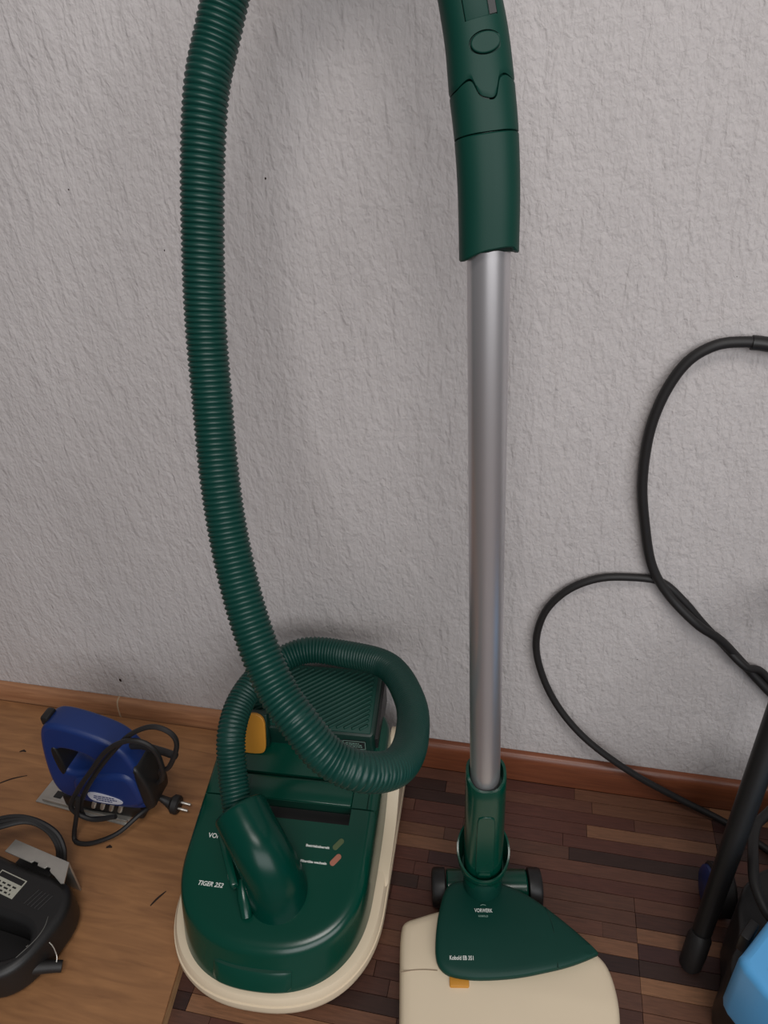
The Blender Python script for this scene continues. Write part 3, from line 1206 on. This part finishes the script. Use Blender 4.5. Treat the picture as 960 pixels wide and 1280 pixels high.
# dark grip pad with trigger in the handle opening, motor bulge, gear cover
obj_me('grip_pad', curve_mesh([smooth_poly(jz([(-0.757, 0.128), (-0.761, 0.200), (-0.747, 0.214), (-0.741, 0.18), (-0.742, 0.138)]), 2)], 0.0262, 0.004, jm), M['black'], jig)
obj_me('motor_case', curve_mesh([smooth_poly(jz([(-0.74, 0.125), (-0.70, 0.140), (-0.65, 0.160), (-0.61, 0.165), (-0.592, 0.13), (-0.592, 0.075), (-0.65, 0.06), (-0.735, 0.064)]), 2)], 0.031, 0.012, jm, res=4), M['blue_tool'], jig, angle=50)
bm = bmesh.new()
box(bm, (-.770, -.2235, .228), (-.755, -.1975, .2475), .004)
obj('lock_button', bm, M['black'], jig)
obj_me('rear_cap', curve_mesh([smooth_poly(jz([(-0.600, 0.185), (-0.586, 0.18), (-0.571, 0.13), (-0.571, 0.085), (-0.580, 0.068), (-0.600, 0.066)]), 2)], 0.028, 0.007, jm), M['black'], jig)
obj_me('label_plate', curve_mesh([smooth_poly([(-0.712, 0.076), (-0.716, 0.094), (-0.700, 0.099), (-0.660, 0.092), (-0.647, 0.083), (-0.655, 0.075), (-0.690, 0.072)], 2)], 0.0008, 0.0003, jm @ Matrix.Translation((0, 0, .0315))), M['label_silver'], jig)
bm = bmesh.new()
for i, (xa, xb, z) in enumerate(((-.702, -.664, .0895), (-.704, -.660, .0845), (-.70, -.67, .0795))):
    x = xa
    while x < xb:
        l = random.uniform(.003, .007)
        box(bm, (x, -.2105 - .0327, z - .0011), (min(xb, x + l), -.2105 - .0318, z + .0011))
        x += l + .0012
obj('label_print', bm, M['blue_dark'], jig, smooth=False)
bm = bmesh.new()
sole = Matrix.Translation((-0.843, -0.233, ZB)) @ Matrix.Rotation(R(-5), 4, 'Z')
box(bm, (0, 0, .0002), (.19, .062, .0034), .001, sole)
box(bm, (0.012, 0.004, .003), (.19, .008, .009), .001, sole)
box(bm, (0.012, 0.054, .003), (.19, .058, .009), .001, sole)
so = obj('sole_plate', bm, M['steel'], jig)
bm = bmesh.new()
box(bm, (.026, .016, .0030), (.042, .030, .0042), .0008, sole)
obj('sole_slot', bm, M['black'], jig)
bm = bmesh.new()
box(bm, (-.780, -.235, ZB + .004), (-.625, -.186, .062), .006)
obj('gear_foot', bm, M['black'], jig)
bm = bmesh.new()
for i in range(4):
    tube(bm, [Vector((-.718 + i * .017, -.2365, .048)), Vector((-.710 + i * .017, -.2365, .066))], .0042, 10)
obj('bright_fittings', bm, M['steel'], jig)
# cable: bundle of strands over the side, rear loop, front loop, plug
Y = -0.256
cab = bmesh.new()
strands = [[(-0.602, -.21, .10), (-0.575, -.222, .135), (-0.562, -.235, .175), (-0.532, -.25, .209), (-0.508, -.25, .262), (-0.512, -.25, .290), (-0.540, -.25, .299), (-0.578, -.252, .279), (-0.615, -.254, .240), (-0.658, -.256, .185), (-0.696, -.257, .128), (-0.722, -.257, .078), (-0.718, -.262, .052), (-0.690, -.262, .056), (-0.655, -.262, .070)],
           [(-0.655, -.262, .070), (-0.700, -.268, .060), (-0.732, -.268, .082), (-0.708, -.266, .130), (-0.668, -.265, .186), (-0.625, -.263, .243), (-0.585, -.262, .272), (-0.556, -.26, .272), (-0.541, -.258, .250), (-0.545, -.25, .20), (-0.56, -.24, .16)],
           [(-0.706, -.272, .12), (-0.720, -.275, .075), (-0.728, -.288, .036), (-0.718, -.296, .0305), (-0.690, -.292, .032), (-0.650, -.275, .045), (-0.622, -.245, .060), (-0.608, -.215, .055)],
           [(-0.556, -.262, .268), (-0.52, -.258, .262), (-0.530, -.258, .238), (-0.60, -.262, .240)]]
for s_ in strands[:3]:
    spline_tube(cab, s_, 0.0041, 0.006, 8)
obj('cable', cab, M['black_rubber'], jig)
bm = bmesh.new()
spline_tube(bm, [(-0.635, -.21, .190), (-0.60, -.215, .204), (-0.56, -.225, .212), (-0.528, -.232, .214)], .0062, .008, 12)
obj('cable_sleeve', bm, M['black_rubber'], jig)
bm = bmesh.new()
spline_tube(bm, [(-.585, -.212, .06), (-.575, -.208, .055), (-.565, -.205, .046)], [.0041] * 20, .03, 8) if False else None
q = [Vector((-.612, -.205, .062)), Vector((-.602, -.204, .054)), Vector((-.593, -.2035, .0465)), Vector((-.586, -.203, .0425))]
tube(bm, q, [.005, .006, .008, .012], 14)
tube(bm, [Vector((-.587, -.203, .0430)), Vector((-.583, -.203, .0425)), Vector((-.574, -.203, .041)), Vector((-.571, -.203, .0405))], [.012, .0165, .0165, .014], 18)
pg = obj('plug', bm, M['black_rubber'], jig)
for dy_ in (-.0062, .0062):
    bm = bmesh.new()
    tube(bm, [Vector((-.572, -.203 + dy_, .041)), Vector((-.554, -.203 + dy_, .0385)), Vector((-.553, -.203 + dy_, .0384))], [.0024, .0024, .0016], 10)
    obj('pin', bm, M['steel'], pg)

# ------------------------------------------------------------------ black jigsaw lying on its side
bj = thing('jigsaw', 'black jigsaw lying on its side at the left edge of the plywood, pale label upwards', 'power tool', (-0.72, -0.44, ZB))
bmz = Matrix.Translation((0, 0, ZB + .034))
out = [(-0.88, -0.350), (-0.78, -0.372), (-0.710, -0.384), (-0.666, -0.388), (-0.645, -0.402), (-0.634, -0.430), (-0.638, -0.462), (-0.648, -0.498), (-0.664, -0.527), (-0.694, -0.545), (-0.75, -0.545), (-0.82, -0.53), (-0.88, -0.50), (-0.905, -0.43)]
hol = [(-0.80, -0.452), (-0.735, -0.458), (-0.690, -0.462), (-0.670, -0.472), (-0.664, -0.492), (-0.684, -0.512), (-0.735, -0.520), (-0.80, -0.512), (-0.822, -0.482)]
obj_me('housing', curve_mesh([smooth_poly(out, 2), smooth_poly(hol, 2)], 0.031, 0.012, bmz, res=4), M['black'], bj, angle=50)
obj_me('handle_web', curve_mesh([smooth_poly(hol, 2)], 0.006, 0.001, Matrix.Translation((0, 0, ZB + .012))), M['black_rubber'], bj)
# seam ridge along the handle
bm = bmesh.new()
spline_tube(bm, [(-0.657, -0.446, ZB + .0642), (-0.653, -0.462, ZB + .0645), (-0.656, -0.482, ZB + .0645), (-0.668, -0.508, ZB + .0642)], .0009, .006, 8)
obj('moulding_ridge', bm, M['worn_grey'], bj, label='worn grey ridge on the black housing')
# metal sole plate, standing on edge behind, with a flange on top
sd0, sd1 = Vector((-0.782, -0.3690)), Vector((-0.672, -0.3895))
dd = (sd1 - sd0).normalized()
sm = frame(Vector((sd0.x, sd0.y, ZB)), Vector((dd.x, dd.y, 0)), Vector((-dd.y, dd.x, 0)))
bm = bmesh.new()
Ls = (sd1 - sd0).length
box(bm, (0, .019, .0005), (Ls, .0225, .074), .001, sm)
fl = [(0.0, .022), (0.0, .0), (.055, .0), (.057, .004), (.066, .004), (.068, 0), (.082, 0), (.084, .004), (.091, .004), (.093, 0), (.098, -.002), (Ls - .006, -.004), (Ls + .012, -.010), (Ls + .017, -.008), (Ls, .022)]
me = curve_mesh([fl], 0.0012, 0.0003, sm @ Matrix.Translation((0, 0, .0735)))
bm.from_mesh(me)
obj('sole_plate', bm, M['steel'], bj, angle=30)
bm = bmesh.new()
box(bm, (.01, -.004, .006), (Ls - .03, .020, .050), .004, sm)
obj('gear_foot', bm, M['black'], bj)
# rating label: black top with pale lower half
lm = frame(Vector((-0.749, -0.4085, ZB + .0652)), Vector((1, -.20, 0)), Vector((.2, 1, 0)))
bm = bmesh.new()
box(bm, (-.026, -.020, -.0004), (.026, .0105, .0004), 0, lm)
lb = obj('rating_label', bm, M['label_grey'], bj, smooth=False)
bm = bmesh.new()
box(bm, (-.024, .001, .0003), (.024, .0088, .0008), 0, lm)
for yy, xa, xb in ((-.005, -.02, .020), (-.0105, -.02, .014), (-.016, -.015, .018)):
    x = xa
    while x < xb:
        l = random.uniform(.003, .009)
        box(bm, (x, yy - .0012, .0003), (min(xb, x + l), yy + .0012, .0007), 0, lm)
        x += l + .004
obj('label_print', bm, M['black'], lb, smooth=False)
for i in range(5):
    bm = bmesh.new()
    a = Vector((-0.705 + i * .0066, -0.436 - i * .0012, ZB + .0646))
    b = a + Vector((.010, .024, 0))
    tube(bm, [a, b], .0016, 8)
    obj('vent_slit', bm, M['black_rubber'], bj)
# cable over the top and the stub of the cord sleeve in front
bm = bmesh.new()
for off in (0, .009, .017):
    spline_tube(bm, [(-0.92, -0.40 + off, ZB + .06), (-0.86, -0.372 + off, ZB + .088), (-0.80, -0.345 + off, ZB + .098), (-0.765 + off * .4, -0.326 + off * .3, ZB + .094), (-0.733 + off * .8, -0.326, ZB + .080), (-0.712 + off * .6, -0.338, ZB + .060), (-0.708 + off * .6, -0.352, ZB + .040)], .0044, .006, 8)
obj('cable', bm, M['black_rubber'], bj)
bm = bmesh.new()
q = [Vector((-0.676, -0.508, ZB + .030)), Vector((-0.658, -0.500, ZB + .026)), Vector((-0.640, -0.492, ZB + .020)), Vector((-0.624, -0.486, ZB + .015))]
tube(bm, q, [.011, .010, .0088, .008], 16)
obj('cord_sleeve', bm, M['black_rubber'], bj)
bm = bmesh.new()
spline_tube(bm, [(-0.668, -0.488, ZB + .056), (-0.654, -0.476, ZB + .058), (-0.640, -0.474, ZB + .048), (-0.632, -0.480, ZB + .030), (-0.630, -0.487, ZB + .024)], .0009, .004, 8)
obj('wire_bail', bm, M['steel'], bj)

# ------------------------------------------------------------------ black high pressure hose against the wall
ph = thing('pressure_hose', 'thin black rubber hose hanging in two twisted loops against the wall at the right', 'hose', (0.25, -0.02, 0))
Aw = [(0.545, -0.17, 0.235), (0.57, -0.11, 0.33), (0.575, -0.05, 0.48), (0.53, -0.026, 0.64), (0.47, -0.022, 0.735), (0.40, -0.020, 0.79), (0.33, -0.018, 0.815), (0.285, -0.016, 0.832), (0.256, -0.0145, 0.838), (0.229, -0.014, 0.840), (0.199, -0.014, 0.835), (0.171, -0.014, 0.814), (0.151, -0.014, 0.773), (0.140, -0.014, 0.717), (0.141, -0.014, 0.646), (0.152, -0.014, 0.583),
      (0.172, -0.014, 0.509), (0.202, -0.016, 0.459), (0.248, -0.024, 0.415), (0.287, -0.018, 0.384), (0.330, -0.010, 0.335), (0.373, -0.016, 0.292), (0.45, -0.026, 0.22), (0.52, -0.07, 0.15), (0.53, -0.16, 0.115)]
Bw = [(0.50, -0.17, 0.105), (0.49, -0.09, 0.125), (0.455, -0.03, 0.19), (0.369, -0.009, 0.312), (0.329, -0.021, 0.340), (0.292, -0.010, 0.372), (0.258, -0.0095, 0.408), (0.227, -0.0095, 0.444), (0.192, -0.0085, 0.474), (0.149, -0.009, 0.479), (0.099, -0.010, 0.471), (0.055, -0.011, 0.441), (0.026, -0.013, 0.390),
      (0.022, -0.016, 0.318), (0.0535, -0.022, 0.229), (0.112, -0.030, 0.152), (0.197, -0.034, 0.085), (0.284, -0.036, 0.036), (0.345, -0.047, 0.016), (0.385, -0.064, 0.0085), (0.43, -0.10, 0.010), (0.46, -0.15, 0.035), (0.47, -0.19, 0.05)]
bm = bmesh.new()
spline_tube(bm, Aw, .0068, .005, 14)
obj('rubber_hose', bm, M['black_rubber'], ph, angle=80)
bm = bmesh.new()
spline_tube(bm, Bw, .0058, .005, 14)
obj('rubber_hose', bm, M['black_rubber'], ph, angle=80)
bm = bmesh.new()
sp, _ = resample(catmull([Aw[5], Aw[6], Aw[7], Aw[8], (0.238, -0.0142, 0.8395)], 8), .01)
tube(bm, [q for q, s in sp], .0088, 18)
obj('crimped_sleeve', bm, M['black'], ph, angle=40)

# ------------------------------------------------------------------ pressure washer at the right edge
pw = thing('pressure_washer', 'black and light blue pressure washer standing on the parquet at the right edge', 'pressure washer', (0.40, -0.25, 0))
bm = bmesh.new()
f0_, f1_ = Vector((0.275, -0.290, 0.016)), Vector((0.345, -0.140, 0.44))
tube(bm, [f0_.lerp(f1_, i / 8) for i in range(9)], [.0128, .0135, .0142, .0148, .0152, .0156, .0160, .0165, .017], 20)
spline_tube(bm, [f0_.lerp(f1_, .97), f0_.lerp(f1_, 1.12), Vector((0.40, -0.112, .515)), Vector((0.52, -0.105, .52)), Vector((0.595, -0.13, .44)), Vector((0.605, -0.19, .30)), Vector((0.59, -0.25, .15))], .0155, .015, 16)
obj('frame_tube', bm, M['black'], pw)
bm = bmesh.new()
tube(bm, [Vector((0.272, -0.296, 0.0005)), Vector((0.272, -0.296, 0.004)), Vector((0.275, -0.290, .026)), Vector((0.279, -0.281, .05)), Vector((.280, -.278, .056))], [.013, .0155, .0165, .0165, .0135], 24)
obj('rubber_foot', bm, M['black_rubber'], pw)
# wheel seen almost edge on: tyre, blue hub
wc = Vector((0.306, -0.196, 0.0395))
wa = Vector((0.99, 0.10, 0.0)).normalized()
bm = bmesh.new()
tube(bm, [wc, wc + wa * .003, wc + wa * .026, wc + wa * .03], [.036, .0395, .0395, .036], 40)
wh = obj('wheel', bm, M['black_rubber'], pw, angle=40)
bm = bmesh.new()
tube(bm, [wc - wa * .007, wc - wa * .004, wc + wa * .001], [.030, .034, .035], 40)
obj('wheel_hub', bm, M['blue_tool'], wh, angle=40, label='blue wheel hub')
# chassis and light blue housing (its corner is what the frame shows)
ch = smooth_poly([(0.297, -0.405), (0.286, -0.38), (0.290, -0.355), (0.306, -0.330), (0.315, -0.262), (0.355, -0.215), (0.55, -0.12), (0.62, -0.34), (0.46, -0.52), (0.33, -0.50)], 1)
me = curve_mesh([ch], 0.065, 0.006, Matrix.Translation((0, 0, .077)))
obj_me('chassis', me, M['black'], pw)
ho = smooth_poly([(0.2745, -0.432), (0.268, -0.413), (0.278, -0.402), (0.310, -0.362), (0.360, -0.300), (0.50, -0.20), (0.60, -0.36), (0.45, -0.52), (0.33, -0.495)], 1)
me = curve_mesh([ho], 0.055, 0.010, Matrix.Translation((0, 0, .196)))
hsg = obj_me('housing', me, M['light_blue'], pw, label='light blue housing')
bm = bmesh.new()
loft(bm, [[Vector((x, y_, z)) for x, y_ in ((0.335, -0.455), (0.325, -0.415), (0.40, -0.27), (0.50, -0.25), (0.50, -0.42))] for z in (.245, .262)])
obj('housing_ridge', bm, M['light_blue'], hsg, smooth=False)
bm = bmesh.new()
box(bm, (-.009, -.004, 0), (.004, .004, .0012), .0003, frame(Vector((0.307, -0.424, .2507)), Vector((1, .35, 0)), Vector((-.35, 1, 0))))
obj('sticker', bm, M['orange'], pw, label='small orange sticker')
bm = bmesh.new()
box(bm, (.001, -.003, 0.0002), (.009, .005, .0012), .0003, frame(Vector((0.311, -0.421, .2507)), Vector((1, .55, 0)), Vector((-.55, 1, 0))))
obj('sticker', bm, M['white'], pw, label='small white sticker')
bm = bmesh.new()
box(bm, (-.006, -.016, -.02), (.006, .014, .012), .003, frame(Vector((0.2985, -0.357, .205)), Vector((1, -.7, 0)), Vector((.7, 1, 0))))
obj('housing_clip', bm, M['black'], pw)
bm = bmesh.new()
spline_tube(bm, [(0.42, -0.10, 0.19), (0.368, -0.154, 0.18), (0.345, -0.183, 0.18), (0.332, -0.238, 0.18), (0.330, -0.274, 0.175), (0.345, -0.308, 0.165), (0.38, -0.335, 0.16)], .0072, .006, 12)
obj('inlet_hose', bm, M['black_rubber'], pw)
